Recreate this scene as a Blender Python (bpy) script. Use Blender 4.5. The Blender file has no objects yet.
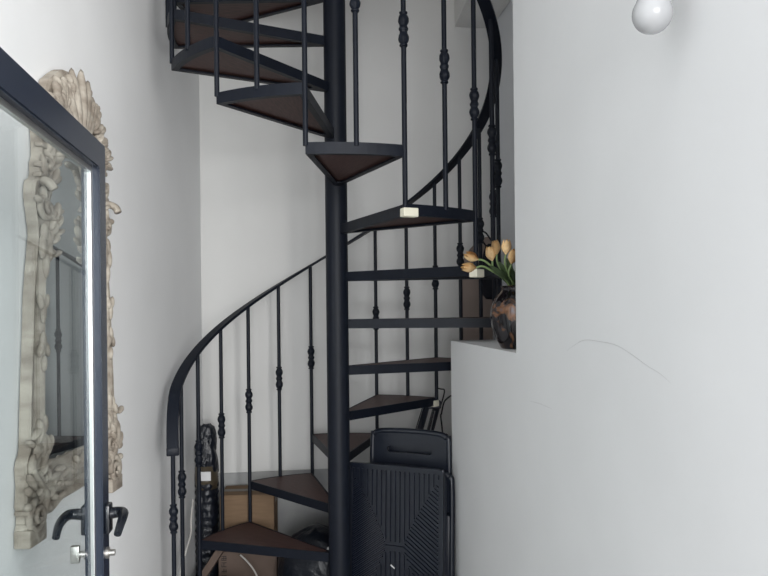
import bpy, bmesh, math, random
from mathutils import Vector, Matrix, noise
random.seed(7)
PI = math.pi
scn = bpy.context.scene
COL = scn.collection

# ------------------------------------------------------------------ camera model
FPX, HOR, ROLL, CAMZ = 729.9, 308.07, 0.0104, 1.545
def ray(x, y):
    dx, dy = x - 384, y - 288
    c, s = math.cos(ROLL), math.sin(ROLL)
    U = c * dx - s * dy
    V = s * dx + c * dy - (HOR - 288)
    return U / FPX, -V / FPX
def at(x, y, Y):
    """point of the place seen at photo pixel (x, y) at distance Y"""
    u, v = ray(x, y)
    return Vector((u * Y, Y, CAMZ + v * Y))

# ------------------------------------------------------------------ materials
def mat(name, col, rough=0.6, metal=0.0, spec=0.5, var=0.0, scale=8.0, bump=0.0, bscale=40.0, col2=None, stretch=None, coat=0.0, detail=4.0):
    m = bpy.data.materials.new(name); m.use_nodes = True
    nt = m.node_tree; N = nt.nodes; L = nt.links
    b = N['Principled BSDF']
    b.inputs['Base Color'].default_value = (*col, 1)
    b.inputs['Roughness'].default_value = rough
    b.inputs['Metallic'].default_value = metal
    b.inputs['Specular IOR Level'].default_value = spec
    b.inputs['Coat Weight'].default_value = coat
    tc = N.new('ShaderNodeTexCoord')
    src = tc.outputs['Object']
    if stretch:
        mp = N.new('ShaderNodeMapping'); mp.inputs['Scale'].default_value = stretch
        L.new(src, mp.inputs['Vector']); src = mp.outputs['Vector']
    if var > 0 or col2:
        n = N.new('ShaderNodeTexNoise'); n.inputs['Scale'].default_value = scale; n.inputs['Detail'].default_value = detail
        L.new(src, n.inputs['Vector'])
        r = N.new('ShaderNodeValToRGB')
        c2 = col2 if col2 else tuple(max(0, c * (1 - var)) for c in col)
        r.color_ramp.elements[0].position = 0.35; r.color_ramp.elements[0].color = (*c2, 1)
        r.color_ramp.elements[1].position = 0.65; r.color_ramp.elements[1].color = (*col, 1)
        L.new(n.outputs['Fac'], r.inputs['Fac']); L.new(r.outputs['Color'], b.inputs['Base Color'])
    if bump > 0:
        n2 = N.new('ShaderNodeTexNoise'); n2.inputs['Scale'].default_value = bscale; n2.inputs['Detail'].default_value = 5
        L.new(src, n2.inputs['Vector'])
        bp = N.new('ShaderNodeBump'); bp.inputs['Strength'].default_value = bump; bp.inputs['Distance'].default_value = 0.01
        L.new(n2.outputs['Fac'], bp.inputs['Height']); L.new(bp.outputs['Normal'], b.inputs['Normal'])
    return m

M = {}
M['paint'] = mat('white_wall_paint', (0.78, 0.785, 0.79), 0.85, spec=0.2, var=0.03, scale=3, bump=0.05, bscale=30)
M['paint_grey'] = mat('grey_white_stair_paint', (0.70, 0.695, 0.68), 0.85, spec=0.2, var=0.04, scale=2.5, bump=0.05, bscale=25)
M['paint_side'] = mat('blue_light_tinted_paint', (0.66, 0.675, 0.70), 0.85, spec=0.2, var=0.03, scale=3, bump=0.05, bscale=25)  # bluish light on the stairwell side wall is mixed into this colour
M['ceil'] = mat('ceiling_paint', (0.62, 0.62, 0.62), 0.9, spec=0.2)
M['crack'] = mat('crack_grey', (0.53, 0.53, 0.53), 0.9)
M['steel'] = mat('blue_black_painted_steel', (0.0050, 0.0075, 0.0145), 0.5, spec=0.24, var=0.15, scale=20, bump=0.03, bscale=80)
M['wood'] = mat('dark_red_brown_tread_wood', (0.085, 0.042, 0.036), 0.55, spec=0.3, col2=(0.050, 0.026, 0.023), scale=6, stretch=(3, 22, 6))
M['foam'] = mat('cream_foam', (0.80, 0.76, 0.62), 0.8)
M['doorframe'] = mat('navy_grey_door_coating', (0.016, 0.022, 0.037), 0.25, spec=0.33, bump=0.01, bscale=60)
M['bead'] = mat('silver_glazing_bead', (0.55, 0.55, 0.54), 0.3, metal=0.9)
M['handle'] = mat('black_handle_plastic', (0.008, 0.010, 0.015), 0.25, spec=0.5)
M['nickel'] = mat('brushed_nickel', (0.55, 0.53, 0.50), 0.35, metal=0.9)
M['antique'] = mat('antique_cream_carved_wood', (0.41, 0.370, 0.315), 0.62, spec=0.3, col2=(0.23, 0.195, 0.16), scale=22, stretch=(1, 1, .35), bump=0.45, bscale=45)
M['cardboard'] = mat('cardboard', (0.21, 0.140, 0.088), 0.85, spec=0.15, var=0.15, scale=9, stretch=(1, 1, 8))
M['cardboard_dull'] = mat('grey_brown_cardboard', (0.16, 0.118, 0.098), 0.85, spec=0.15, var=0.18, scale=7)
M['print'] = mat('black_print', (0.012, 0.012, 0.013), 0.8)
M['tape'] = mat('brown_tape', (0.075, 0.060, 0.040), 0.3, spec=0.5, bump=0.3, bscale=30)
M['bag'] = mat('black_plastic_film', (0.007, 0.0095, 0.016), 0.34, spec=0.45, bump=0.8, bscale=26)
M['plastic'] = mat('blue_black_chair_plastic', (0.0085, 0.0115, 0.020), 0.33, spec=0.5, bump=0.04, bscale=120)
M['paper'] = mat('white_paper', (0.70, 0.70, 0.70), 0.7)
M['cable'] = mat('white_cable_sheath', (0.55, 0.53, 0.50), 0.5)
M['wire'] = mat('dark_wire', (0.02, 0.02, 0.022), 0.5)
M['chrome'] = mat('chrome', (0.65, 0.66, 0.68), 0.15, metal=1.0)
M['stone'] = mat('grey_marble', (0.40, 0.40, 0.39), 0.45, spec=0.4, col2=(0.27, 0.275, 0.28), scale=4.5, detail=8)
M['floor'] = mat('grey_floor_tile', (0.34, 0.33, 0.32), 0.35, spec=0.45, var=0.15, scale=3)
M['petal'] = mat('apricot_yellow_petal', (0.92, 0.71, 0.42), 0.6, spec=0.25, col2=(0.90, 0.61, 0.29), scale=30, stretch=(1, 1, .2))
M['stem'] = mat('tulip_stem_green', (0.16, 0.23, 0.09), 0.55)
M['leaf'] = mat('tulip_leaf_green', (0.13, 0.19, 0.095), 0.5, var=0.25, scale=25)
M['bulb'] = mat('frosted_bulb_glass', (0.46, 0.465, 0.475), 0.22, spec=0.5, coat=0.3)
M['socket'] = mat('grey_lamp_socket', (0.28, 0.28, 0.29), 0.5)
M['cloth'] = mat('dark_navy_cloth', (0.014, 0.015, 0.020), 0.9, spec=0.2, bump=0.3, bscale=90)
M['sheet'] = mat('taupe_cardboard', (0.27, 0.215, 0.19), 0.85, spec=0.15, var=0.12, scale=6)

def mirror_mat():
    m = mat('mirror_silvering', (0.72, 0.76, 0.77), 0.01, metal=1.0); return m
M['mirror'] = mirror_mat()
def pane_mat():
    m = bpy.data.materials.new('clear_door_glass'); m.use_nodes = True
    N = m.node_tree.nodes; L = m.node_tree.links
    N.remove(N['Principled BSDF'])
    tr = N.new('ShaderNodeBsdfTransparent'); tr.inputs['Color'].default_value = (0.93, 0.955, 0.955, 1)
    gl = N.new('ShaderNodeBsdfGlossy'); gl.inputs['Roughness'].default_value = 0.01; gl.inputs['Color'].default_value = (0.9, 0.93, 0.95, 1)
    lw = N.new('ShaderNodeLayerWeight'); lw.inputs['Blend'].default_value = 0.5
    pw = N.new('ShaderNodeMath'); pw.operation = 'POWER'; pw.inputs[1].default_value = 4.0
    fr = N.new('ShaderNodeMath'); fr.operation = 'MULTIPLY_ADD'; fr.inputs[1].default_value = 0.42; fr.inputs[2].default_value = 0.035
    L.new(lw.outputs['Facing'], pw.inputs[0]); L.new(pw.outputs[0], fr.inputs[0])
    mx = N.new('ShaderNodeMixShader')
    L.new(fr.outputs[0], mx.inputs[0]); L.new(tr.outputs[0], mx.inputs[1]); L.new(gl.outputs[0], mx.inputs[2])
    L.new(mx.outputs[0], N['Material Output'].inputs['Surface'])
    return m
M['pane'] = pane_mat()
def vase_mat():
    m = bpy.data.materials.new('smoky_iridescent_vase_glass'); m.use_nodes = True
    N = m.node_tree.nodes; L = m.node_tree.links; b = N['Principled BSDF']
    tc = N.new('ShaderNodeTexCoord')
    n = N.new('ShaderNodeTexNoise'); n.inputs['Scale'].default_value = 13; n.inputs['Detail'].default_value = 3; n.inputs['Distortion'].default_value = 1.6
    r = N.new('ShaderNodeValToRGB')
    e = r.color_ramp.elements
    e[0].position = 0.36; e[0].color = (0.010, 0.009, 0.012, 1)
    e[1].position = 0.50; e[1].color = (0.016, 0.013, 0.016, 1)
    x = e.new(0.60); x.color = (0.20, 0.090, 0.040, 1)
    x = e.new(0.72); x.color = (0.17, 0.155, 0.17, 1)
    L.new(tc.outputs['Object'], n.inputs['Vector']); L.new(n.outputs['Fac'], r.inputs['Fac']); L.new(r.outputs['Color'], b.inputs['Base Color'])
    b.inputs['Metallic'].default_value = 0.4; b.inputs['Roughness'].default_value = 0.05; b.inputs['Coat Weight'].default_value = 0.25; b.inputs['Coat Roughness'].default_value = 0.03
    return m
M['vase'] = vase_mat()

# ------------------------------------------------------------------ object helpers
def link(name, bm, material, parent=None, smooth=False, loc=None, rotz=0.0):
    me = bpy.data.meshes.new(name)
    bmesh.ops.recalc_face_normals(bm, faces=bm.faces[:])
    bm.to_mesh(me); bm.free()
    me.materials.append(material)
    if smooth:
        for p in me.polygons: p.use_smooth = True
        if smooth == 'auto':
            me.set_sharp_from_angle(angle=math.radians(38))
    o = bpy.data.objects.new(name, me); COL.objects.link(o)
    if loc is not None: o.location = loc
    o.rotation_euler = (0, 0, rotz)
    if parent: o.parent = parent
    return o
def tag(o, label, cat, group=None):
    o['label'] = label; o['category'] = cat
    if group: o['group'] = group
    return o
def thing(name, label, cat, loc=(0, 0, 0), rot=(0, 0, 0), group=None):
    o = bpy.data.objects.new(name, None); COL.objects.link(o)
    o.location = loc; o.rotation_euler = rot; o.empty_display_size = 0.1
    return tag(o, label, cat, group)
def struct(name, bm, m, parent=None, smooth=False):
    o = link(name, bm, m, parent, smooth)
    if not parent: o['kind'] = 'structure'
    return o
def copy_child(src, parent, loc=None, rotz=None):
    c = src.copy(); COL.objects.link(c); c.parent = parent
    if loc is not None: c.location = loc
    if rotz is not None: c.rotation_euler = (0, 0, rotz)
    return c

def add_box(bm, lo, hi, mtx=None, bevel=0.0):
    vs = []
    for x in (lo[0], hi[0]):
        for y in (lo[1], hi[1]):
            for z in (lo[2], hi[2]):
                p = Vector((x, y, z)); vs.append(bm.verts.new(mtx @ p if mtx else p))
    f = [(0, 1, 3, 2), (4, 6, 7, 5), (0, 4, 5, 1), (2, 3, 7, 6), (0, 2, 6, 4), (1, 5, 7, 3)]
    fs = [bm.faces.new([vs[i] for i in q]) for q in f]
    if bevel > 0:
        es = list({e for q in fs for e in q.edges})
        bmesh.ops.bevel(bm, geom=es, offset=bevel, segments=2, profile=0.5, affect='EDGES')
def add_prism(bm, pts, z0, z1, mtx=None):
    n = len(pts)
    T = (lambda p: mtx @ Vector(p)) if mtx else (lambda p: Vector(p))
    a = [bm.verts.new(T((p[0], p[1], z0))) for p in pts]
    b = [bm.verts.new(T((p[0], p[1], z1))) for p in pts]
    for i in range(n):
        j = (i + 1) % n
        bm.faces.new([a[i], a[j], b[j], b[i]])
    bm.faces.new(a[::-1]); bm.faces.new(b)
def add_ring(bm, outer, inner, z0, z1, mtx=None):
    """outer / inner loops of equal length, extruded z0..z1"""
    n = len(outer)
    T = (lambda p: mtx @ Vector(p)) if mtx else (lambda p: Vector(p))
    mk = lambda L, z: [bm.verts.new(T((p[0], p[1], z))) for p in L]
    oa, ob, ia, ib = mk(outer, z0), mk(outer, z1), mk(inner, z0), mk(inner, z1)
    for i in range(n):
        j = (i + 1) % n
        bm.faces.new([oa[i], oa[j], ob[j], ob[i]])
        bm.faces.new([ia[j], ia[i], ib[i], ib[j]])
        bm.faces.new([ob[i], ob[j], ib[j], ib[i]])
        bm.faces.new([oa[j], oa[i], ia[i], ia[j]])
def add_lathe(bm, prof, seg=24, mtx=None, lobes=0, amp=0.0, twist=0.0, cap=True):
    rings = []
    for r, z in prof:
        ring = []
        for i in range(seg):
            t = 2 * PI * i / seg
            rr = r * (1 + amp * math.cos(lobes * t + twist * z)) if lobes else r
            p = Vector((rr * math.cos(t), rr * math.sin(t), z))
            ring.append(bm.verts.new(mtx @ p if mtx else p))
        rings.append(ring)
    for a, b in zip(rings, rings[1:]):
        for i in range(seg):
            j = (i + 1) % seg
            bm.faces.new([a[i], a[j], b[j], b[i]])
    if cap:
        bm.faces.new(rings[0][::-1]); bm.faces.new(rings[-1])
def add_tube(bm, pts, rad, seg=10, flat=1.0, up=None):
    pts = [Vector(p) for p in pts]
    n = len(pts)
    rads = rad if isinstance(rad, (list, tuple)) else [rad] * n
    rings = []
    ref = Vector(up) if up else None
    for i, p in enumerate(pts):
        d = (pts[min(i + 1, n - 1)] - pts[max(i - 1, 0)])
        d = d.normalized() if d.length > 1e-9 else Vector((0, 0, 1))
        if ref is None:
            ref = Vector((0, 0, 1)) if abs(d.z) < .9 else Vector((1, 0, 0))
        a = ref - d * ref.dot(d)
        a = a.normalized() if a.length > 1e-6 else d.orthogonal().normalized()
        b = d.cross(a)
        if not up: ref = a
        rings.append([bm.verts.new(p + (a * math.cos(2 * PI * k / seg) * flat + b * math.sin(2 * PI * k / seg)) * rads[i]) for k in range(seg)])
    for A, B in zip(rings, rings[1:]):
        for k in range(seg):
            j = (k + 1) % seg
            bm.faces.new([A[k], A[j], B[j], B[k]])
    bm.faces.new(rings[0][::-1]); bm.faces.new(rings[-1])
def add_ellipsoid(bm, c, rx, ry, rz, mtx=None, u=14, v=9):
    m = Matrix.Translation(Vector(c)) @ (mtx if mtx else Matrix.Identity(4)) @ Matrix.Diagonal((rx, ry, rz, 1))
    bmesh.ops.create_uvsphere(bm, u_segments=u, v_segments=v, radius=1.0, matrix=m)
def smooth_path(pts, sub=8):
    P = [Vector(p) for p in pts]; out = []
    for i in range(len(P) - 1):
        p0, p1, p2, p3 = P[max(i - 1, 0)], P[i], P[i + 1], P[min(i + 2, len(P) - 1)]
        for k in range(sub):
            t = k / sub
            out.append(0.5 * ((2 * p1) + (p2 - p0) * t + (2 * p0 - 5 * p1 + 4 * p2 - p3) * t * t + (3 * p1 - p0 - 3 * p2 + p3) * t ** 3))
    out.append(P[-1]); return out
def lerp(a, b, t): return a + (b - a) * t
def interp(tab, x):
    if x <= tab[0][0]: return tab[0][1]
    for (a, va), (b, vb) in zip(tab, tab[1:]):
        if x <= b: return lerp(va, vb, (x - a) / (b - a))
    return tab[-1][1]

# ------------------------------------------------------------------ the setting
XL = -1.03                                   # face of the left wall
def xr(Y): return 0.746 - 0.1316 * Y          # face of the right wall
def yb(X): return 4.12 + 0.15 * (X + 1.03)   # face of the back wall
SX, SY = 0.658, yb(0.658)                    # corner of back wall and stairwell side wall
def xs(Y): return SX + 0.132 * (SY - Y)
ZT = 4.9
LEDGE = CAMZ - 0.1519
YN, YF = 2.389, 3.35                        # near end of the notch, far end of the half wall

bm = bmesh.new(); add_prism(bm, [(-1.5, -4), (2.2, -4), (2.2, 5), (-1.5, 5)], -0.1, 0.0)
struct('floor', bm, M['floor'])
bm = bmesh.new(); add_prism(bm, [(XL, 0.85), (XL, yb(XL)), (XL - .15, yb(XL) + .15), (XL - .15, 0.85)], 0, ZT)
struct('wall_left', bm, M['paint'])
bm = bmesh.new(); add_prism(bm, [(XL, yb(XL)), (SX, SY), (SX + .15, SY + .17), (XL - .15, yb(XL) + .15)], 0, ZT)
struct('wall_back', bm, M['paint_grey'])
bm = bmesh.new()
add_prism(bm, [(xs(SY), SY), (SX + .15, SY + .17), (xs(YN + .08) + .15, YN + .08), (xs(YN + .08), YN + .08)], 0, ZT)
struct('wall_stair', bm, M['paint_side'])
bm = bmesh.new()
add_prism(bm, [(xr(.84), .84), (xr(YN), YN), (xs(YN) + .15, YN + .08), (xs(YN) + .15, .84)], 0, ZT)
add_prism(bm, [(xr(YN), YN), (xr(YF), YF), (xs(YF + .06) - .002, YF + .06), (xs(YN + .06) - .002, YN + .06)], 0, LEDGE)
wr = struct('wall_right', bm, M['paint'])
bm = bmesh.new(); add_prism(bm, [(XL, .85), (xs(1.98) + .15, .85), (xs(1.98) + .15, 2.2), (XL, 2.2)], 3.15, 3.3)
struct('ceiling', bm, M['ceil'])
bm = bmesh.new(); add_prism(bm, [(XL - .15, 2.05), (xs(1.98) + .15, 2.05), (SX + .2, SY + .17), (XL - .15, yb(XL) + .15)], ZT, ZT + .1)
struct('ceiling', bm, M['ceil'])
bm = bmesh.new(); add_prism(bm, [(XL, 2.05), (xs(1.98), 2.05), (xs(1.98), 2.2), (XL, 2.2)], 3.3, ZT)
struct('wall_front', bm, M['paint'])
# box beam high on the back wall
c = at(455, 27, 4.34)
bm = bmesh.new(); add_prism(bm, [(c.x, yb(c.x) - .002), (c.x + .034, yb(c.x) - .46), (xs(3.95) - .002, yb(xs(3.95)) - .46), (SX - .002, SY - .002)], c.z, c.z + .5)
struct('trim_1', bm, M['paint_grey'])
# tall grey stone skirting along the back wall
bm = bmesh.new(); add_prism(bm, [(XL + .002, yb(XL) - .014), (SX - .004, SY - .016), (SX - .004, SY - .001), (XL + .002, yb(XL) - .001)], 0, CAMZ - .925)
for i in range(1, 4):                       # vertical tile joints
    x = XL + i * .36 - .02
    add_box(bm, (x, yb(x) - .0165, 0), (x + .004, yb(x) - .012, CAMZ - .926))
struct('baseboard_back', bm, M['stone'])
# hairline cracks of the right wall
def on_right(x, y, off=0.0006):
    u, v = ray(x, y); Y = 0.746 / (u + 0.1316)
    n = Vector((-1, -.132, 0)).normalized()
    return Vector((u * Y, Y, CAMZ + v * Y)) + n * off
def crack(px, w):
    bm = bmesh.new()
    pts = smooth_path([on_right(*p) for p in px], 5)
    n = len(pts)
    add_tube(bm, pts, [w * (0.35 + 0.65 * math.sin(PI * (i + .5) / n)) for i in range(n)], 5)
    link('crack', bm, M['crack'], wr)
crack([(567, 351), (575, 345), (585, 340), (600, 341.5), (616, 345), (630, 353), (648, 366), (661, 374), (671, 383)], .0005)
crack([(530, 401), (541, 404), (552, 409)], .0004)

# ------------------------------------------------------------------ spiral staircase
SC = Vector((-0.2125, 3.3217, 0.0)); R = 0.731
PH0, DE, Z0, H = 2.835, 0.4988, CAMZ - 1.3309, 0.2137
ang = lambda k: PH0 - DE * k
zk = lambda k: Z0 + H * k
RAIL = 1.14
stair = thing('spiral_staircase', 'blue-black steel spiral staircase with wooden treads winding round a thick pole', 'staircase', SC)
NT = 16
bm = bmesh.new(); add_lathe(bm, [(.075, 0), (.075, .012), (.0505, .013), (.0505, 4.6)], 40)
link('center_pole', bm, M['steel'], stair, 'auto')
# one tread: outer arc from angle 0 to -DE, frame of flat bar and wooden board; copies share the meshes
def wedge(ro, ri, pad, n=10):
    """closed loop, straight sides inset by pad"""
    pts = []
    a0, a1 = -pad / ro, -DE + pad / ro
    for i in range(n + 1):
        a = lerp(a0, a1, i / n); pts.append((ro * math.cos(a), ro * math.sin(a)))
    b1, b0 = -DE + pad / ri, -pad / ri
    if b1 > b0: b1 = b0 = -DE / 2
    for i in range(3):
        a = lerp(b1, b0, i / 2); pts.append((ri * math.cos(a), ri * math.sin(a)))
    return pts
TH = .042
bm = bmesh.new()
add_ring(bm, wedge(R, .046, 0), wedge(R - .007, .075, .007), -TH, 0)
add_ring(bm, wedge(R - .0065, .075, .0065), wedge(R - .026, .13, .024), -TH, -TH + .005)   # flange under the board
tread0 = link('tread', bm, M['steel'], stair, loc=(0, 0, zk(0)), rotz=ang(-1))
bm = bmesh.new(); add_prism(bm, wedge(R - .0075, .08, .0085), -.030, -.0015)
board0 = link('wood_board', bm, M['wood'], tread0)
treads = {0: tread0}
for n in range(1, NT + 1):
    t = copy_child(tread0, stair, (0, 0, zk(n)), ang(n - 1))
    copy_child(board0, t)
    treads[n] = t
# cream foam guards on some tread corners
gb = None
for n in (4, 6, 7, 8):
    if gb is None:
        bm = bmesh.new()
        m = Matrix.Rotation(-DE, 4, 'Z')
        add_box(bm, (R - .030, -.010, -TH - .005), (R + .007, .050, -.014), m, .004)
        gb = link('corner_guard', bm, M['foam'], treads[n]); g = gb
    else:
        g = copy_child(gb, treads[n])
    g['label'] = 'cream foam corner guard'
# balusters
RB = R - .003
def collar_bm(zc):
    bm = bmesh.new()
    prof = [(.0096, -.064), (.0135, -.063), (.0150, -.059), (.0135, -.055), (.0105, -.054)]
    for z0, L_, w in ((-.054, .042, .0192), (-.012, .024, .0170), (.012, .042, .0192)):
        for i in range(1, 9):
            t = i / 9; prof.append((.0105 + (w - .0105) * math.sin(PI * t) ** .8, z0 + L_ * t))
    prof += [(.0105, .054), (.0135, .055), (.0150, .059), (.0135, .063), (.0096, .064)]
    add_lathe(bm, [(r, z + zc) for r, z in prof], 28, lobes=7, amp=.07, twist=90)
    return bm
def baluster_bm(length):
    bm = bmesh.new(); add_lathe(bm, [(.0096, -.012), (.0096, length)], 12); return bm
protos = {}
k = -1.0
while k <= NT + .01:
    mid = abs(k - round(k)) > .1
    key = 'mid' if mid else 'corner'
    zbot = zk(k + .5) if mid else zk(k)
    length = RAIL - (H / 2 if mid else 0) - .004
    if k < -.9: key, length = 'newel', RAIL - .075
    a = ang(k); loc = (RB * math.cos(a), RB * math.sin(a), zbot)
    if key not in protos:
        b = link('baluster', baluster_bm(length), M['steel'], stair, 'auto', loc, a)
        zc = .635 - (H / 2 if mid else 0)
        c_ = link('collar', collar_bm(zc - (.0 if key != 'newel' else .0)), M['steel'], b, True)
        protos[key] = (b, c_)
    else:
        b = copy_child(protos[key][0], stair, loc, a); copy_child(protos[key][1], b)
    k += .5
# flat bar handrail, dropping into a short curl at its foot
bm = bmesh.new()
rows = []
def rail_pt(k):
    drop = 0
    if k < -.75: drop = .17 * ((-.75 - k) / .55) ** 2
    return ang(k), zk(k) + RAIL - drop
ks = [-1.24 + .03 * i for i in range(12)] + [-.88 + .08 * i for i in range(int((NT + .88) / .08) + 1)]
for k in ks:
    a, z = rail_pt(k); a2, z2 = rail_pt(k + .01)
    p = Vector((math.cos(a), math.sin(a), 0))
    tn = Vector((R * math.cos(a2) - R * math.cos(a), R * math.sin(a2) - R * math.sin(a), z2 - z)).normalized()
    up = p.cross(tn); up = up if up.z > 0 else -up
    row = []
    for rr, dz in ((.70, -.006), (.70, .004), (.703, .007), (.748, .007), (.751, .004), (.751, -.006)):
        row.append(bm.verts.new(p * rr + Vector((0, 0, z)) + up * dz))
    rows.append(row)
for A, B in zip(rows, rows[1:]):
    for i in range(6):
        j = (i + 1) % 6
        bm.faces.new([A[i], A[j], B[j], B[i]])
bm.faces.new(rows[0]); bm.faces.new(rows[-1][::-1])
rail = link('handrail', bm, M['steel'], stair, 'auto')
a, z = rail_pt(-1.24)
bm = bmesh.new()
p = Vector((math.cos(a), math.sin(a), 0)); tq = Vector((-p.y, p.x, 0))
path = [Vector((0, 0, z + .012)) + tq * 0.002, Vector((0, 0, z - .012)) + tq * .007, Vector((0, 0, z - .026)) + tq * .004]
m = Matrix((( p.x, tq.x, 0, 0), (p.y, tq.y, 0, 0), (0, 0, 1, 0), (0, 0, 0, 1)))
add_box(bm, (.699, -.012, z - .028), (.752, .008, z + .008), m, .006)
link('scroll_end', bm, M['steel'], rail, 'auto')

# ------------------------------------------------------------------ glass door standing open
D1 = Vector((-.683, 1.8, 0)); dd = Vector((-.149, 1, 0)).normalized(); dn = Vector((dd.y, -dd.x, 0))   # dn points at the camera side
W, DT, DTOP = .86, .042, CAMZ + .407
# local frame: x = along door from hinge to free edge, y = outwards (camera side), z = up
dm = Matrix(((dd.x, dn.x, 0, 0), (dd.y, dn.y, 0, 0), (0, 0, 1, 0), (0, 0, 0, 1)))
org = D1 - dd * W - dn * (DT / 2)
door = bpy.data.objects.new('door_1', None); COL.objects.link(door); door['kind'] = 'structure'
door.empty_display_size = .1
door.matrix_world = Matrix.Translation(org) @ dm
bm = bmesh.new()
FW = .066
h2 = DT / 2
def rect(x0, x1, z0, z1): return [(x0, z0), (x1, z0), (x1, z1), (x0, z1)]
sw = Matrix(((1, 0, 0, 0), (0, 0, 1, 0), (0, 1, 0, 0), (0, 0, 0, 1)))       # prism z -> local y
add_ring(bm, rect(0, W, .012, DTOP), rect(FW, W - FW, .1, DTOP - FW), -h2, h2, sw)
bmesh.ops.bevel(bm, geom=bm.edges[:], offset=.003, segments=2, affect='EDGES')
link('door_frame', bm, M['doorframe'], door)
bm = bmesh.new()
add_ring(bm, rect(FW - .004, W - FW + .004, .096, DTOP - FW + .004), rect(FW + .012, W - FW - .012, .112, DTOP - FW - .012), -.0045, .0045, sw)
link('glazing_bead', bm, M['bead'], door)
bm = bmesh.new(); add_box(bm, (FW + .006, -.003, .106), (W - FW - .006, .003, DTOP - FW - .006))
link('glass_pane', bm, M['pane'], door)
hz = 1.045; hx = W - .034
for s in (1, -1):
    bm = bmesh.new()
    add_box(bm, (hx - .020, s * h2, hz - .036), (hx + .020, s * (h2 + .012), hz + .034), None, .004)
    base = smooth_path([(hx, s * (h2 + .010), hz + .010), (hx, s * (h2 + .028), hz + .012), (hx - .010, s * (h2 + .042), hz + .013), (hx - .040, s * (h2 + .047), hz + .010), (hx - .070, s * (h2 + .048), hz + .002), (hx - .096, s * (h2 + .046), hz - .014)], 6)
    n = len(base)
    add_tube(bm, base, [lerp(.0145, .0085, i / (n - 1)) for i in range(n)], 12)
    o = link('handle', bm, M['handle'], door, 'auto')
    bm = bmesh.new()
    rx = Matrix.Translation((hx, 0, hz - .085)) @ Matrix.Rotation(-s * PI / 2, 4, 'X')
    add_lathe(bm, [(.014, h2), (.014, h2 + .006), (.0075, h2 + .0065), (.0075, h2 + .020)], 20, rx)
    if s < 0:
        add_box(bm, (hx - .007, -(h2 + .040), hz - .085 - .021), (hx + .007, -(h2 + .019), hz - .085 + .021), None, .003)
    o = link('thumb_turn' if s < 0 else 'lock_cylinder', bm, M['nickel'], door, 'auto')
    o['label'] = 'brushed nickel lock fitting'
for z in (.25, 1.0, 1.75):
    bm = bmesh.new(); add_lathe(bm, [(.009, z - .05), (.009, z + .05)], 14, Matrix.Translation((-.008, h2 - .006, 0)))
    link('hinge', bm, M['doorframe'], door, 'auto')
# jamb that carries the door; added unseen pane lets daylight onto the left wall
e0 = org - dd * .02
bm = bmesh.new()
add_prism(bm, [(e0.x - .06, e0.y - .07), (e0.x + .055, e0.y - .07), (e0.x + .045, e0.y - .012), (e0.x - .06, e0.y - .012)], 0, 3.15)
struct('trim_2', bm, M['doorframe'])
bm = bmesh.new(); add_box(bm, (XL, e0.y - .045, 0), (e0.x - .061, e0.y - .037, 3.15))
struct('added_pane_1', bm, M['pane'])

# ------------------------------------------------------------------ carved mirror on the left wall
MC, MB = 2.365, CAMZ - .655
mir = bpy.data.objects.new('wall_mirror', None); COL.objects.link(mir)
tag(mir, 'tall mirror in a carved antique cream frame hanging on the left wall', 'mirror')
# local: x along the wall (away from the camera), y up, z out of the wall
mm = Matrix(((0, 0, 1, XL), (1.115, 0, 0, MC), (0, 1, 0, MB), (0, 0, 0, 1)))
mir.matrix_world = mm
hw = [(0, .316), (.055, .316), (.06, .308), (.10, .308), (.11, .316), (.17, .308), (.22, .314), (.245, .306), (.26, .292), (.40, .284), (.55, .272), (.70, .262), (.80, .246), (.88, .232), (.94, .244), (.99, .256), (1.03, .250), (1.045, .222), (1.09, .222), (1.10, .212), (1.14, .212), (1.19, .216)]
# outer outline (right half from bottom centre upwards)
right = [(0, .075), (.10, .075), (.16, .055), (.21, .06), (.235, .03), (.235, .0)] + [(w, y) for y, w in hw]
right += [(.228, 1.225), (.215, 1.25), (.205, 1.285), (.175, 1.315), (.160, 1.35), (.115, 1.385), (.075, 1.412), (.0, 1.425)]
def resample(pts, n):
    P = [Vector((p[0], p[1])) for p in pts]
    L_ = [0]
    for a, b in zip(P, P[1:]): L_.append(L_[-1] + (b - a).length)
    out = []
    for i in range(n):
        s = L_[-1] * i / (n - 1); j = 0
        while j < len(L_) - 2 and L_[j + 1] < s: j += 1
        out.append(P[j].lerp(P[j + 1], (s - L_[j]) / max(1e-9, L_[j + 1] - L_[j])))
    return out
nh = 110
ro = resample(right, nh)
inner_r = [(0, .205), (.10, .205), (.165, .215), (.185, .25), (.185, .70), (.174, .85), (.152, .93), (.128, 1.02), (.104, 1.10), (.06, 1.17), (0, 1.20)]
def near_on(pts, p):
    best = None
    P = [Vector(q) for q in pts]
    for a, b in zip(P, P[1:]):
        d = b - a; t = max(0, min(1, (p - a).dot(d) / d.length_squared)); q = a + d * t
        if best is None or (q - p).length < best[0]: best = ((q - p).length, q)
    return best[1]
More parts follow.
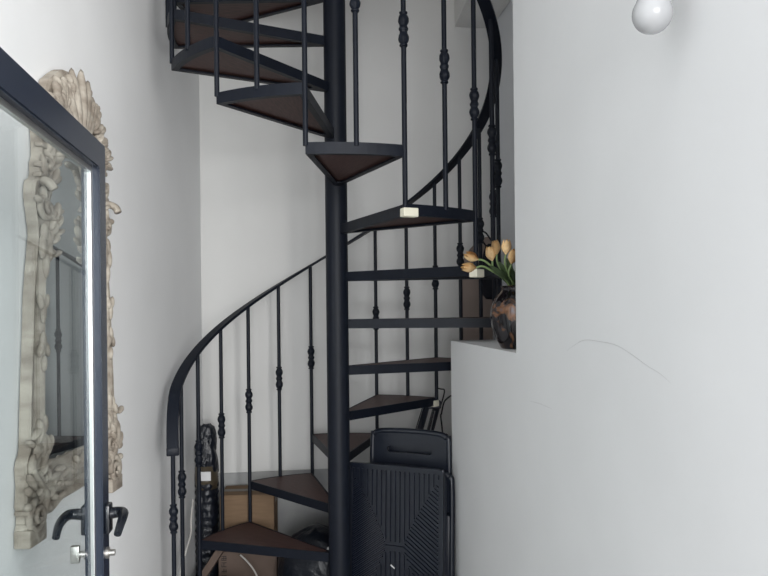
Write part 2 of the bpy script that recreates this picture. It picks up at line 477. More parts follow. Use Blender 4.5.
# matched inner points by proportional arc with sides tied to sides
ri_ = []
for p in ro:
    t = p.copy()
    t.x = min(p.x, .24)
    ri_.append(near_on(inner_r, Vector((p.x * .72, lerp(.667, p.y, .88)))))
loop_o = [(p.x, p.y) for p in ro] + [(-p.x, p.y) for p in reversed(ro[1:-1])]
loop_i = [(p.x, p.y) for p in ri_] + [(-p.x, p.y) for p in reversed(ri_[1:-1])]
bm = bmesh.new()
prof = [(0, .004), (0, .030), (.05, .036), (.16, .034), (.22, .026), (.34, .026), (.42, .038), (.58, .046), (.72, .040), (.80, .026), (.90, .026), (.96, .022), (1.0, .010)]
rings = []
for t, zz in prof:
    rings.append([bm.verts.new((lerp(a[0], b[0], t), lerp(a[1], b[1], t), zz)) for a, b in zip(loop_o, loop_i)])
n = len(loop_o)
for A, B in zip(rings, rings[1:]):
    for i in range(n):
        j = (i + 1) % n
        bm.faces.new([A[i], A[j], B[j], B[i]])
bmesh.ops.dissolve_degenerate(bm, dist=1e-5, edges=bm.edges[:])
link('frame', bm, M['antique'], mir, 'auto')
bm = bmesh.new()
add_prism(bm, [(a * 1.02, .667 + (b - .667) * 1.02) for a, b in resample([(0, .205), (.10, .205), (.165, .215), (.185, .25), (.185, .70), (.174, .85), (.152, .93), (.128, 1.02), (.104, 1.10), (.06, 1.17), (0, 1.20)], 40)] +
          [(-a * 1.02, .667 + (b - .667) * 1.02) for a, b in reversed(resample([(0, .205), (.10, .205), (.165, .215), (.185, .25), (.185, .70), (.174, .85), (.152, .93), (.128, 1.02), (.104, 1.10), (.06, 1.17), (0, 1.20)], 40)[1:-1])], .006, .013)
link('mirror_glass', bm, M['mirror'], mir)
def spiral(cx, cy, r0, turns, a0, sgn, zz, rad, tail=None):
    pts = []
    if tail: pts += [Vector((*q, zz)) for q in tail]
    n = int(turns * 18)
    for i in range(n + 1):
        t = i / n; a = a0 + sgn * 2 * PI * turns * t; r = r0 * (1 - .86 * t)
        pts.append(Vector((cx + r * math.cos(a), cy + r * math.sin(a), zz + .012 * t)))
    m_ = len(pts)
    return pts, [rad * (1 - .35 * i / m_) for i in range(m_)]
def leaf_lobe(bm, x, y, a, L_, w, zz, tk=.012):
    rot = Matrix.Rotation(a, 4, 'Z')
    add_ellipsoid(bm, (x + math.cos(a) * L_ / 2, y + math.sin(a) * L_ / 2, zz), L_ / 2, w / 2, tk, rot, 12, 8)
def mirrored(fn, name):
    for s in (1, -1):
        bm = bmesh.new(); fn(bm)
        if s < 0:
            for v in bm.verts: v.co.x *= -1
        link(name, bm, M['antique'], mir, True)
# lower corner scrolls with leaves
def low(bm):
    p, r = spiral(.268, .075, .046, 1.7, PI / 2, -1, .040, .011); add_tube(bm, p, r, 8)
    p, r = spiral(.225, .175, .032, 1.4, -PI / 2, 1, .040, .009); add_tube(bm, p, r, 8)
    pts = smooth_path([(.235, .075, .04), (.222, .12, .046), (.262, .165, .05), (.292, .215, .046), (.262, .255, .042), (.245, .30, .038)], 5)
    add_tube(bm, pts, [.013 - .007 * i / len(pts) for i in range(len(pts))], 8)
    for i, (x, y, a, l, w) in enumerate([(.30, .20, 1.9, .06, .026), (.272, .215, 1.7, .075, .026), (.24, .225, 1.75, .085, .024), (.218, .23, 2.1, .06, .022), (.226, .30, 1.6, .06, .022), (.243, .30, 1.4, .05, .018),
                                          (.21, .135, 3.3, .07, .024), (.20, .16, 3.0, .065, .024), (.195, .115, 3.6, .05, .022), (.30, .105, .6, .03, .024), (.302, .145, .9, .03, .024), (.255, .125, 2.4, .05, .02)]):
        leaf_lobe(bm, x, y, a, l, w, .042)
def more(bm, x0, x1, y0, y1, n, zz, seed, a_mid=1.6, L0=.035, L1=.065):
    rg = random.Random(seed)
    for i in range(n):
        x, y = rg.uniform(x0, x1), rg.uniform(y0, y1)
        leaf_lobe(bm, x, y, a_mid + rg.uniform(-1.1, 1.1), rg.uniform(L0, L1), rg.uniform(.012, .020), zz + rg.uniform(-.004, .006), rg.uniform(.010, .016))
low_plain = low
def low(bm): low_plain(bm); more(bm, .20, .30, .10, .30, 16, .042, 3)
mirrored(low, 'corner_scroll')
for s in (1, -1):                            # stepped plinth blocks under the corner scrolls
    bm = bmesh.new()
    for y0, y1, x1, zt_ in ((0, .050, .319, .050), (.052, .066, .312, .046), (.090, .104, .316, .048)):
        x0 = .228 if y0 < .05 else .236
        add_box(bm, (min(s * x0, s * x1), y0, .003), (max(s * x0, s * x1), y1, zt_), None, .004)
    link('plinth_block', bm, M['antique'], mir, 'auto')
# bottom rail leaves
def bott(bm):
    p, r = spiral(.145, .135, .028, 1.3, 0, 1, .038, .009); add_tube(bm, p, r, 8)
    for x, y, a, l, w in [(.02, .14, .3, .07, .024), (.06, .165, -.2, .07, .024), (.05, .115, .2, .06, .024), (.10, .175, .1, .06, .02), (.01, .165, .9, .04, .02), (.10, .10, -.2, .05, .022)]:
        leaf_lobe(bm, x, y, a, l, w, .040)
mirrored(bott, 'bottom_leaf')
# small leaves half way up the stiles
def midl(bm):
    for x, y, a, l, w in [(.232, .62, 1.6, .07, .018), (.238, .66, 1.3, .05, .016), (.222, .66, 1.9, .05, .016), (.232, .60, -1.5, .06, .018), (.238, .57, -1.2, .05, .016), (.222, .57, -1.9, .05, .016), (.23, .53, -1.57, .05, .014)]:
        leaf_lobe(bm, x, y, a, l, w, .046, .010)
mirrored(midl, 'stile_leaf')
# shoulder ornaments
def shoulder(bm):
    p, r = spiral(.205, .955, .036, 1.6, PI / 2, -1, .042, .010); add_tube(bm, p, r, 8)
    p, r = spiral(.195, 1.085, .028, 1.3, -PI / 2, 1, .042, .009); add_tube(bm, p, r, 8)
    for x, y, a, l, w in [(.215, .915, -1.5, .06, .024), (.20, .90, -1.75, .075, .022), (.225, .88, -1.5, .075, .020), (.19, .86, -1.6, .06, .02), (.21, .83, -1.55, .08, .018), (.235, .97, .5, .03, .022), (.165, .96, -2.2, .05, .024), (.165, .93, -1.9, .05, .024), (.17, 1.04, 2.7, .06, .026), (.19, 1.12, 1.8, .06, .024), (.16, 1.10, 2.6, .07, .024), (.205, 1.15, 1.7, .06, .022)]:
        leaf_lobe(bm, x, y, a, l, w, .044)
    add_tube(bm, smooth_path([(.205, 1.035, .036), (.225, 1.035, .052), (.230, 1.025, .070), (.227, 1.008, .080)], 5), .013, 8)
shoulder_plain = shoulder
def shoulder(bm):
    shoulder_plain(bm); more(bm, .15, .215, .80, 1.17, 26, .042, 5)
    for y0, y1, x1 in ((1.045, 1.06, .235), (1.075, 1.09, .232), (1.135, 1.15, .224)):
        add_box(bm, (.165, y0, .02), (x1, y1, .046), None, .004)
mirrored(shoulder, 'shoulder_scroll')
# crest: fluted shell with leaves running down both sides
bm = bmesh.new()
for i in range(-4, 5):
    a = PI / 2 - i * .23
    L_ = .235 - .010 * i * i
    leaf_lobe(bm, math.cos(a) * .03, 1.185 + math.sin(a) * .02, a, L_, .036, .040 + .004 * (4 - abs(i)), .020)
add_ellipsoid(bm, (0, 1.19, .045), .045, .035, .022)
link('crest_shell', bm, M['antique'], mir, True)
def side_crest(bm):
    p, r = spiral(.105, 1.215, .034, 1.5, PI, -1, .042, .011); add_tube(bm, p, r, 8)
    p, r = spiral(.175, 1.20, .030, 1.5, PI / 2, -1, .042, .010); add_tube(bm, p, r, 8)
    for x, y, a, l, w in [(.11, 1.27, 1.0, .07, .03), (.13, 1.25, .7, .07, .03), (.155, 1.235, .5, .065, .03), (.10, 1.29, 1.3, .07, .028), (.08, 1.30, 1.35, .085, .03), (.19, 1.215, .2, .05, .028), (.16, 1.27, .9, .045, .024), (.13, 1.31, 1.1, .045, .024), (.20, 1.18, -.3, .04, .028), (.09, 1.15, -.4, .06, .024), (.05, 1.15, -.2, .05, .022)]:
        leaf_lobe(bm, x, y, a, l, w, .046, .015)
side_plain = side_crest
def side_crest(bm):
    side_plain(bm)
    for i in range(30):
        t = i / 29; rg = random.Random(i * 3 + 1)
        x, y = lerp(.07, .205, t) - rg.uniform(0, .05), lerp(1.37, 1.20, t ** 1.4) - rg.uniform(0, .06)
        leaf_lobe(bm, x, y, lerp(1.5, .3, t) + rg.uniform(-.6, .6), rg.uniform(.035, .06), rg.uniform(.013, .020), .044 + rg.uniform(0, .01), .015)
mirrored(side_crest, 'crest_leaf')

# ------------------------------------------------------------------ bare bulb on the right wall
LY = 1.332; KL = 1.265; lp = at(652.5, 14, LY)
nr = Vector((-1, -.132, 0)).normalized()
lamp = thing('wall_lamp', 'white frosted round bulb on a wall lamp high on the right wall', 'lamp', lp)
bm = bmesh.new()
rb = .0283
prof = [(rb * math.sin(PI * t / 20), -rb * math.cos(PI * t / 20)) for t in range(1, 15)] + [(.0195, .026), (.0165, .036), (.0145, .046)]
add_lathe(bm, prof, 32); link('bulb', bm, M['bulb'], lamp, 'auto')
bm = bmesh.new(); add_lathe(bm, [(.018, .040), (.020, .044), (.020, .085), (.012, .092), (.0, .093)], 24); link('socket', bm, M['socket'], lamp, 'auto')
wall_off = -nr * ((xr(lp.y) - lp.x) * abs(nr.x) / KL); lamp.scale = (KL, KL, KL)
bm = bmesh.new(); add_tube(bm, smooth_path([(0, 0, .088), (0, 0, .115), Vector((0, 0, .13)) + wall_off * .3, Vector((0, 0, .13)) + wall_off * .97], 6), .007, 10); link('arm', bm, M['socket'], lamp, True)
bm = bmesh.new(); add_lathe(bm, [(.032, 0), (.030, .008), (.01, .012)], 24, Matrix.Translation(Vector((0, 0, .13)) + wall_off) @ nr.to_track_quat('Z', 'Y').to_matrix().to_4x4()); link('wall_plate', bm, M['socket'], lamp, 'auto')

# ------------------------------------------------------------------ vase of tulips on the ledge
VY = 2.64; KV = 1.264
vx = at(515.5, 320, VY).x
vase = bpy.data.objects.new('x', None); bpy.data.objects.remove(vase)
bm = bmesh.new()
prof = [(.036, 0), (.042, .004), (.056, .03), (.067, .062), (.0715, .09), (.069, .118), (.058, .144), (.043, .160), (.038, .168), (.037, .174), (.041, .180), (.037, .178), (.034, .170), (.040, .160), (.05, .142), (.06, .115), (.063, .09), (.058, .062), (.046, .03), (.03, .01)]
add_lathe(bm, [(r * KV, z * KV) for r, z in prof], 48)
v = link('flower_vase', bm, M['vase'], None, 'auto', (vx, VY, LEDGE))
tag(v, 'rounded smoky iridescent glass vase holding tulips on the white wall ledge', 'vase')
mouth = Vector((vx, VY, LEDGE + .172 * KV))
def bloom_bm():
    bm = bmesh.new()
    for ring_, (n, off, sc) in enumerate([(3, 0, 1.0), (3, PI / 3, .94)]):
        for q in range(n):
            a = off + q * 2 * PI / n
            rows = []
            for i in range(9):
                t = i / 8
                rr = (.0165 * math.sin(min(1, t * 1.75) * PI / 2) * (1 - .42 * t ** 3)) * sc
                half = .75 * math.sin(PI * min(.97, .12 + .86 * t)) ** .7
                z = .047 * t * (1 if ring_ == 0 else 1.04)
                rows.append([bm.verts.new((rr * (1 + .10 * math.cos((s / 3) * PI / 2)) * math.cos(a + s / 3 * half), rr * math.sin(a + s / 3 * half), z)) for s in range(-3, 4)])
            for A, B in zip(rows, rows[1:]):
                for s in range(6): bm.faces.new([A[s], A[s + 1], B[s + 1], B[s]])
    bmesh.ops.solidify(bm, geom=bm.faces[:], thickness=.0012)
    return bm
def leaf_bm(pts, w):
    bm = bmesh.new(); P = smooth_path(pts, 5); n = len(P); rows = []
    for i, p in enumerate(P):
        d = (P[min(i + 1, n - 1)] - P[max(i - 1, 0)]).normalized()
        side = d.cross(Vector((.3, -1, .2))).normalized(); nn = side.cross(d)
        ww = w * math.sin(PI * (.08 + .90 * i / (n - 1))) ** .8
        rows.append([bm.verts.new(p + side * ww * s + nn * ww * .35 * abs(s)) for s in (-1, -.5, 0, .5, 1)])
    for A, B in zip(rows, rows[1:]):
        for s in range(4): bm.faces.new([A[s], A[s + 1], B[s + 1], B[s]])
    bmesh.ops.solidify(bm, geom=bm.faces[:], thickness=.0009)
    return bm
bp = None
TUL = [  # bloom base px, depth, direction of the bloom, label
    ((478.5, 259.5), 2.02, (-.9, -.2, .35), 'apricot tulip leaning far left, upper of the two drooping over the stair side', True),
    ((476.5, 267.5), 2.00, (-1, -.25, .02), 'apricot tulip leaning far left, lowest of the bunch', False),
    ((492.5, 261), 2.04, (-.25, -.2, 1), 'apricot tulip upright at the left end of the upper cluster', True),
    ((497.0, 254.5), 2.13, (-.12, .05, 1), 'tallest apricot tulip, second from left in the upper cluster', False),
    ((506, 254.5), 2.03, (.05, -.15, 1), 'apricot tulip at the middle of the upper cluster', True),
    ((511.5, 264), 2.02, (.22, -.3, 1), 'apricot tulip at the right of the cluster next to the wall edge', True),
    ((519, 257), 2.13, (.3, .1, 1), 'apricot tulip half hidden behind the right wall edge', False),
]
for i, (px, Y, d, lab, has_leaf) in enumerate(TUL):
    Y *= KV; hd = at(*px, Y); dv = Vector(d).normalized()
    base = mouth + Vector(((i % 3 - 1) * .010, (i % 2) * .014 - .007, -.09)) * KV
    t = thing('tulip', lab, 'flower', base, group='tulips in the vase')
    rim = mouth + Vector(((hd.x - mouth.x) * .22, (hd.y - mouth.y) * .3, .006)) - base
    if abs(rim.x + base.x - mouth.x) > .019 * KV: rim.x = mouth.x - base.x + math.copysign(.019 * KV, hd.x - mouth.x)
    bm = bmesh.new(); P = smooth_path([(0, 0, 0), rim, (hd - base) - dv * .03 * KV, (hd - base)], 8)
    add_tube(bm, P, .0030 * KV, 8); link('stem', bm, M['stem'], t, True)
    if bp is None:
        b = link('bloom', bloom_bm(), M['petal'], t, True); bp = b
    else:
        b = copy_child(bp, t)
    b.scale = (KV * .9, KV * .9, KV * .9); b.location = hd - base - dv * .002
    b.rotation_mode = 'QUATERNION'; b.rotation_quaternion = dv.to_track_quat('Z', 'Y')
    if has_leaf:
        tip = {0: at(490, 266, 2.0 * KV), 2: at(499, 262, 2.03 * KV), 4: at(507, 258, 2.05 * KV), 5: at(512, 270, 2.0 * KV)}[i] - base
        link('leaf', leaf_bm([rim + Vector((0, 0, -.03)), rim + Vector((0, 0, .012)), rim.lerp(tip, .55) + Vector((-.003, -.01, .008)), tip], .0115 * KV), M['leaf'], t, True)

# ------------------------------------------------------------------ clutter behind and under the stairs
def crumple(bm, amp, freq, seed):
    for v in bm.verts:
        n = v.normal if v.normal.length > 0 else v.co.normalized()
        c_ = Vector((v.co.x, v.co.y, v.co.z * .32)); a = noise.noise(c_ * freq + Vector((seed, 0, 0))); b = 1 - abs(noise.noise(c_ * freq * 2.3 + Vector((0, seed, 3))) * 2)
        v.co += n * (a * amp + b * amp * .5)
# black wrapped roll standing in the left corner
px, pb = at(205, 500, 3.93), None
bun = thing('wrapped_roll', 'tall roll wrapped in black plastic film with a brown taped middle, in the left corner', 'wrapped roll', (px.x + .012, 3.93, 0))
bm = bmesh.new()
zt = at(205, 425, 3.93).z
prof = [(.057 + .003 * math.sin(i * 1.7), (CAMZ - .90) * i / 60) for i in range(61)]
add_lathe(bm, prof, 64); bm.normal_update(); crumple(bm, .008, 34, 4)
for v_ in bm.verts: v_.co.z = max(v_.co.z, 0)
link('lower_wrap', bm, M['bag'], bun, True)
bm = bmesh.new()
zz = CAMZ - .90
tab = [(0, .050), (.25, .052), (.5, .054), (.68, .052), (.80, .044), (.90, .042), (.96, .036), (1, .020)]
prof = [(interp(tab, i / 40), lerp(zz - .02, zt, i / 40)) for i in range(41)]
add_lathe(bm, prof, 56); bm.normal_update(); crumple(bm, .012, 28, 9)
link('upper_wrap', bm, M['bag'], bun, True)
bm = bmesh.new(); add_lathe(bm, [(.060, at(205, 489, 3.9).z), (.062, at(205, 480, 3.9).z), (.059, at(205, 466, 3.9).z)], 32); link('tape_band', bm, M['tape'], bun, True)
bm = bmesh.new(); a, b = at(198.5, 481, 3.86), at(208.5, 472, 3.86); add_box(bm, (a.x - px.x, -.069, a.z), (b.x - px.x, -.062, b.z))
o = link('paper_label', bm, M['paper'], bun); o['label'] = 'small white paper label'
# two cardboard boxes, one on the other
def carton(name, lab, cx, cy, z0, w, d, h, rz, m, prints=False):
    t = thing(name, lab, 'box', (cx, cy, z0), (0, 0, rz), 'cardboard boxes under the stairs')
    bm = bmesh.new(); add_box(bm, (-w / 2, -d / 2, 0), (w / 2, d / 2, h), None, .004); link('carton', bm, m, t)
    for s in (-1, 1):
        bm = bmesh.new(); add_box(bm, (-w / 2 + .002, .002 if s > 0 else -d / 2 + .002, h - .0005), (w / 2 - .002, d / 2 - .002 if s > 0 else -.002, h + .003)); link('flap', bm, m, t)
    bm = bmesh.new(); add_box(bm, (-w / 2 - .0006, -.025, h + .0025), (w / 2 + .0006, .025, h + .0036)); add_box(bm, (w / 2, -.025, h - .06), (w / 2 + .0008, .025, h + .0036)); link('packing_tape', bm, M['tape'], t)
    if prints:
        bm = bmesh.new(); y = -d / 2 - .0006
        for r_ in range(7):
            zc = h - .03 - r_ * .034
            for (x0, z0_, x1, z1_) in [(-.014, .009, .012, .012), (-.012, -.002, .013, .001), (-.014, -.012, .012, -.009), (-.003, -.012, .0005, .012), (-.013, -.011, -.010, .003), (.008, -.010, .011, .010)]:
                if (r_ * 7 + int(x0 * 1000)) % 5 == 0: continue
                add_box(bm, (-w / 2 + .03 + x0, y, zc + z0_), (-w / 2 + .03 + x1, y + .0012, zc + z1_))
        link('printed_mark', bm, M['print'], t)
    return t
zs = at(247, 493, 3.93).z
xa, xb_ = at(218, 500, 3.85).x, at(272, 500, 3.85).x
carton('cardboard_box', 'plain brown cardboard box, upper of the two stacked by the back wall', (xa + xb_) / 2 + .0, 3.985, .275, xb_ - xa, .22, zs - .275, .06, M['cardboard'])
carton('cardboard_box', 'brown cardboard box with black printed marks, bottom of the stack under the lowest visible tread', (xa + xb_) / 2 + .005, 3.97, 0, xb_ - xa + .02, .25, .268, .06, M['cardboard_dull'], True)
# black bags
def bag(name, lab, c, r, seed, grp='black bags on the floor under the stairs'):
    bm = bmesh.new(); bmesh.ops.create_uvsphere(bm, u_segments=48, v_segments=28, radius=1, matrix=Matrix.Diagonal((*r, 1)))
    for v_ in bm.verts: v_.co.z += r[2]
    bm.normal_update(); crumple(bm, .022, 7, seed)
    for v_ in bm.verts:
        v_.co.z = max(v_.co.z, 0)
    o = link(name, bm, M['bag'], None, True, c); return tag(o, lab, 'bag', grp)
b1 = bag('black_bag', 'full black plastic bag behind the pole between the boxes and the chairs', (-.36, 3.80, 0), (.205, .17, .205), 2)
bm = bmesh.new(); add_tube(bm, smooth_path([Vector((.03, -.160, .30)), Vector((.075, -.172, .29)), Vector((.10, -.17, .25)), Vector((.11, -.16, .33)), Vector((.07, -.15, .345)), Vector((.075, -.15, .28))], 5), .010, 8, .4); o = link('tie_strip', bm, M['paper'], b1, True); o['label'] = 'white tie strip'
b2 = bag('black_bag', 'small round black bag at the foot of the wrapped roll', (at(219, 570, 3.62).x, 3.62, 0), (.08, .08, .095), 5)
# loose cardboard strip lying against the wrapped roll
bm = bmesh.new(); a, b = at(197, 580, 3.72), at(216, 551, 3.80)
d = (b - a); L_ = d.length + .25; d.normalize()
b.x += .045; s_ = Vector((0, -1, .15)).normalized(); s_ = (s_ - d * s_.dot(d)).normalized(); n_ = d.cross(s_)
mt = Matrix(((d.x, s_.x, n_.x, b.x), (d.y, s_.y, n_.y, b.y), (d.z, s_.z, n_.z, b.z), (0, 0, 0, 1)))
add_box(bm, (-L_, -.03, -.017), (.02, .03, .017), mt)
# (kept short so that its foot rests on the floor)
zmin = min(v_.co.z for v_ in bm.verts)
for v_ in bm.verts: v_.co.z -= min(0, zmin)
tag(link('cardboard_strip', bm, M['cardboard_dull']), 'folded cardboard strip slanting at the foot of the wrapped roll', 'cardboard')
# cables
bm = bmesh.new()
P = smooth_path([at(240.5, 555, 3.78), at(247, 561, 3.76), at(254, 570, 3.73), at(259, 582, 3.70), at(262, 605, 3.68), at(262, 625, 3.6)], 8); P[-1].z = .006
add_tube(bm, P, .0045, 8); tag(link('cable', bm, M['cable'], None, True), 'white cable arching in front of the printed cardboard box', 'cable')
bm = bmesh.new()
P = smooth_path([at(193.5, 499, 3.70), at(191.5, 518, 3.66) , at(191, 534, 3.60), at(186, 552, 3.5), at(181, 570, 3.46), at(178, 590, 3.44), at(177, 628, 3.42)], 8)
for p in P: p.x = max(p.x, XL + .006); p.z = max(p.z, .005)
add_tube(bm, P, .0045, 8); tag(link('cable', bm, M['cable'], None, True), 'white cable hanging down along the left wall', 'cable')

# folded black plastic chairs, leaning one against the other
def rrect(x0, x1, z0, z1, r, n=6, top=0.0):
    pts = []
    for cx, cz, a0 in ((x1 - r, z0 + r, -PI / 2), (x1 - r, z1 - r, 0), (x0 + r, z1 - r, PI / 2), (x0 + r, z0 + r, PI)):
        for i in range(n + 1):
            a = a0 + PI / 2 * i / n; x = cx + r * math.cos(a); z = cz + r * math.sin(a)
            if top and z > (z0 + z1) / 2: z += top * (1 - ((x - (x0 + x1) / 2) / ((x1 - x0) / 2)) ** 2)
            pts.append((x, z))
    return pts
xz = Matrix(((1, 0, 0, 0), (0, 0, 1, 0), (0, 1, 0, 0), (0, 0, 0, 1)))
def chair(lab, loc, rot, ht, w, ribbed):
    t = thing('folding_chair', lab, 'chair', loc, rot, 'folded black chairs by the half wall')
    # side frame, a flattened tube running up, round the top and down
    bm = bmesh.new()
    P = smooth_path([(-w / 2, 0, .0), (-w / 2, 0, .4), (-w / 2, 0, ht - .06), (-w / 2 + .015, 0, ht - .022), (-w / 2 + .05, 0, ht - .006), (0, 0, ht), (w / 2 - .05, 0, ht - .006), (w / 2 - .015, 0, ht - .022), (w / 2, 0, ht - .06), (w / 2, 0, .4), (w / 2, 0, .0)], 6)
    add_tube(bm, P, .014, 10); link('frame', bm, M['plastic'], t, True)
    for s in (-1, 1):
        bm = bmesh.new(); add_tube(bm, [(s * (w / 2 - .012), .016, 0), (s * (w / 2 - .012), .016, ht * .8)], .009, 10); link('leg', bm, M['plastic'], t, 'auto')
    bm = bmesh.new()
    zb = ht - .185
    add_ring(bm, rrect(-w / 2 + .006, w / 2 - .006, zb, ht - .012, .03, top=.006), rrect(-w * .30, w * .30, ht - .102, ht - .072, .0145), -.010, .010, xz)
    if ht > .9: add_box(bm, (-w * .34, .034, ht - .125), (w * .34, .037, ht - .050)); add_box(bm, (-w * .34, .0095, ht - .056), (w * .34, .037, ht - .050)); add_box(bm, (-w * .34, .0095, ht - .125), (w * .34, .037, ht - .119)); add_box(bm, (-w * .34, .0095, ht - .125), (-w * .32, .037, ht - .050)); add_box(bm, (w * .32, .0095, ht - .125), (w * .34, .037, ht - .050))
    link('backrest', bm, M['plastic'], t, 'auto')
    if not ribbed: 
        bm = bmesh.new(); add_box(bm, (-w / 2 + .004, -.012, .2), (w / 2 - .004, .010, zb - .004), None, .008); link('seat', bm, M['plastic'], t, 'auto')
    return t
def ribbed_seat(t, w, z0, z1, y0):
    bm = bmesh.new()
    hw_ = w / 2
    add_box(bm, (-hw_, y0 - .004, z0), (hw_, y0 + .018, z1), None, .006)
    add_ring(bm, rrect(-hw_, hw_, z0, z1, .025), rrect(-hw_ + .016, hw_ - .016, z0 + .016, z1 - .016, .015), y0 - .010, y0, xz)
    zc = (z0 + z1) / 2; ix = .045
    hx_ = hw_ - .024; tz = z1 - .024
    def rib(p, q, wd=.0052):
        p, q = Vector((p[0], y0 - .005, p[1])), Vector((q[0], y0 - .005, q[1]))
        if (q - p).length < .012: return
        d = (q - p).normalized(); s = Vector((d.z, 0, -d.x))
        v = []
        for e in (p, q):
            for sx, yy in ((-1, .004), (-.6, -.007), (.6, -.007), (1, .004)): v.append(bm.verts.new(e + s * wd * sx + Vector((0, yy, 0))))
        for i in range(3): bm.faces.new([v[i], v[i + 1], v[i + 5], v[i + 4]])
        bm.faces.new([v[0], v[3], v[2], v[1]]); bm.faces.new([v[4], v[5], v[6], v[7]])
    # hourglass: vertical ribs above and below, slanting ribs left and right
    n = 19
    for i in range(n):
        x = lerp(-hx_, hx_, i / (n - 1))
        f = max(0, (abs(x) - ix) / (hx_ - ix)); e = lerp(zc + .022, tz - .02, f ** .8)
        rib((x, e), (x, tz)); rib((x, 2 * zc - e), (x, 2 * zc - tz))
    for s in (-1, 1):
        for i in range(-6, 34):
            zz0 = zc + .30 - i * .0200          # rib starts on the slanting edge and falls outwards
            pts = []
            for j in range(61):
                x = lerp(ix, hx_, j / 60); z = zz0 - (x - ix) * .72
                f = (x - ix) / (hx_ - ix); e = lerp(.022, tz - .02 - zc, f ** .8) - .010
                if abs(z - zc) < e: pts.append((s * x, z))
            if len(pts) > 3: rib(pts[0], pts[-1])
    rib((-ix, zc), (ix, zc), .007)
    o = link('seat', bm, M['plastic'], t)
    bm = bmesh.new(); rot = Matrix.Translation((-.006, y0 - .0115, zc - .088)) @ Matrix.Rotation(.6, 4, 'Y')
    add_box(bm, (-.012, -.001, -.003), (.012, .001, .003), rot); q = link('sticker', bm, M['paper'], o); q['label'] = 'tiny white sticker'
YAW = -.42
c1 = chair('folded black plastic chair with an hourglass ribbed seat, front of the stack', (.044, 3.320, 0), (-.04, 0, YAW), .815, .44, True)
ribbed_seat(c1, .465, .10, .827, -.032)
c2 = chair('folded black plastic chair with a slotted backrest, showing above the ribbed one', (.101, 3.393, 0), (-.04, 0, YAW), .966, .384, False)
c3 = chair('folded black plastic chair between the ribbed and slotted ones, only its rim showing', (.115, 3.337, 0), (-.04, 0, YAW), .80, .372, False)

# dark tube frame leaning on the back wall behind the chairs
fr = thing('tube_frame', 'dark metal tube frame with a chrome rod leaning behind the black chairs', 'frame', (at(425, 430, 4.0).x - .11, 3.93, 0))
fl = Vector(fr.location)
def w2(x, y, Y): return at(x, y, Y) - fl
def leaning(top, bot, r, name, m, seg=8):
    bm = bmesh.new(); d = (top - bot).normalized(); b = bot + d * ((-bot.z) / d.z) + d * r; add_tube(bm, [b, top], r, seg); return link(name, bm, m, fr, 'auto')
leaning(w2(427.5, 402, 4.05), w2(418, 436, 4.0), .020, 'tube', M['plastic'])
leaning(w2(437, 406, 4.06), w2(429, 436, 4.01), .020, 'tube', M['plastic'])
o = leaning(w2(434.5, 411, 4.02), w2(428, 440, 3.97), .0065, 'rod', M['chrome']); o['label'] = 'chrome rod'
o = leaning(w2(424, 404, 4.02), w2(414, 437, 3.97), .0055, 'rod', M['chrome']); o['label'] = 'chrome rod'
bm = bmesh.new(); q = w2(432, 404, 4.05); add_box(bm, (q.x - .045, q.y - .02, q.z - .025), (q.x + .05, q.y + .02, q.z + .02), None, .006); link('top_bracket', bm, M['plastic'], fr)
bm = bmesh.new(); add_tube(bm, smooth_path([w2(440, 408, 4.05), w2(443.5, 397, 4.06), w2(444.5, 390, 4.07), w2(441, 389, 4.08), w2(437, 388, 4.08)], 6), .004, 8); link('hook_wire', bm, M['wire'], fr, True)
bm = bmesh.new()
P = smooth_path([at(441, 417, 4.08), at(444, 403, 4.13), at(448, 398, 4.16), at(453, 395, 4.2), at(461, 393, 4.24)], 7)
P = [Vector((XX.x, XX.y, XX.z)) for XX in P]
low_ = [Vector((P[0].x + .01, P[0].y, z)) for z in (.006, .4, .8)]
add_tube(bm, smooth_path(low_ + P[::2], 5), .0045, 8); tag(link('cable', bm, M['wire'], None, True), 'thin dark cable rising beside the tube frame near the back wall', 'cable')

# tall cardboard with rounded top and dark bundle in the back right corner
bm = bmesh.new()
BY = 4.16
sil = [(462, 700), (462.5, 262), (466, 255), (471, 248), (478, 241), (486, 237), (493, 238), (493, 700)]
a0 = [at(x, y, BY) for x, y in sil]
pts = [(p.x, max(0.0, p.z)) for p in a0]
add_prism(bm, pts, BY - .02, BY + .02, Matrix(((1, 0, 0, 0), (0, 0, 1, 0), (0, 1, 0, 0), (0, 0, 0, 1))))
bmesh.ops.bevel(bm, geom=bm.edges[:], offset=.004, segments=2, affect='EDGES')
tag(link('cardboard_sheet', bm, M['sheet']), 'tall grey-brown cardboard sheet with a rounded top standing behind the balusters', 'cardboard')
hb = Vector((SC.x + .815 * math.cos(.40), SC.y + .815 * math.sin(.40), 0))
ht_, hb_ = at(487, 244, hb.y).z, at(487, 299, hb.y).z
bar = Vector((SC.x + RB * math.cos(ang(5)), SC.y + RB * math.sin(ang(5)), 0))
hang = thing('hanging_bag', 'dark cloth bag hanging by its strap from a rear baluster behind the tulips', 'bag', (hb.x, hb.y, hb_), (0, 0, -.5))
bm = bmesh.new(); hh = ht_ - hb_
add_lathe(bm, [(.6, 0), (.9, .02), (1.0, hh * .2), (.98, hh * .5), (.85, hh * .8), (.6, hh * .96), (.3, hh)], 32)
for v_ in bm.verts: v_.co.x *= .050; v_.co.y *= .030
bm.normal_update(); crumple(bm, .004, 16, 11)
link('bag_body', bm, M['cloth'], hang, True)
bm = bmesh.new()
bl = Matrix.Rotation(.5, 3, 'Z') @ (bar - hb)
q = bl.normalized()
sd = Vector((-q.y, q.x, 0)) * .026
top = Vector((0, 0, hh + .05))
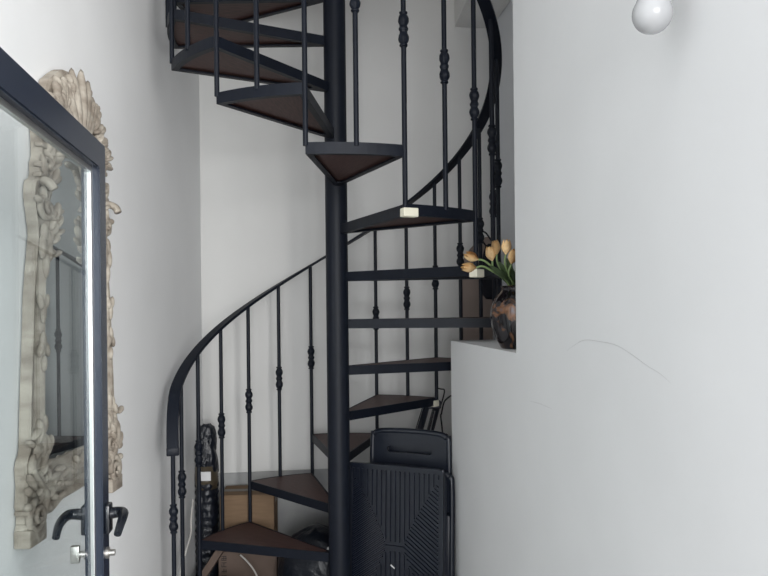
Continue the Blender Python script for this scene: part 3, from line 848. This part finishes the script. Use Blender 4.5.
add_tube(bm, smooth_path([Vector((.02, 0, hh * .93)), bl * .5 + sd + Vector((0, 0, hh + .02)), bl + sd + top, bl + q * .026 + top, bl - sd + top, bl * .5 - sd + Vector((0, 0, hh + .02)), Vector((-.02, 0, hh * .93))], 6), .004, 8)
link('strap', bm, M['cloth'], hang, True)

# ------------------------------------------------------------------ light
w = bpy.data.worlds.new('daylight'); scn.world = w; w.use_nodes = True
bg = w.node_tree.nodes['Background']; bg.inputs['Color'].default_value = (0.97, 0.985, 1.0, 1); bg.inputs['Strength'].default_value = 1.65
def area(name, loc, rot, sx, sy, power, col=(1, 1, 1)):
    l = bpy.data.lights.new(name, 'AREA'); l.shape = 'RECTANGLE'; l.size = sx; l.size_y = sy; l.energy = power; l.color = col
    o = bpy.data.objects.new(name, l); COL.objects.link(o); o.location = loc; o.rotation_euler = rot
    return o
area('doorway_daylight', (.7, -9, 1.9), (PI / 2, 0, 0), 4.0, 4.0, 520, (.97, .98, 1))
d_ = Vector((-1.0, 1.9, 1.6)) - Vector((2.7, -2.9, 2.0))
area('open_side_daylight', (2.7, -2.9, 2.0), d_.to_track_quat('-Z', 'Y').to_euler(), 2.4, 2.6, 380, (1, .99, .97))
area('added_stairwell_fill', (-.2, 3.0, 4.8), (0, 0, 0), 1.4, 1.4, 4, (1, .98, .95))  # added fill lamp that brightens the stairwell; no source upstairs is known

# ------------------------------------------------------------------ camera
cam = bpy.data.cameras.new('camera'); co = bpy.data.objects.new('camera', cam); COL.objects.link(co)
cam.sensor_fit = 'HORIZONTAL'; cam.sensor_width = 36; cam.lens = FPX / 768 * 36
cam.shift_y = (HOR - 288) / 768; cam.clip_start = .02
co.matrix_world = Matrix.Translation((0, 0, CAMZ)) @ Matrix.Rotation(PI / 2, 4, 'X') @ Matrix.Rotation(-ROLL, 4, 'Z')
scn.camera = co
vs = scn.view_settings
vs.view_transform = 'Standard'; vs.look = 'None'; vs.gamma = 1; vs.use_curve_mapping = False
vs.exposure = 0.0
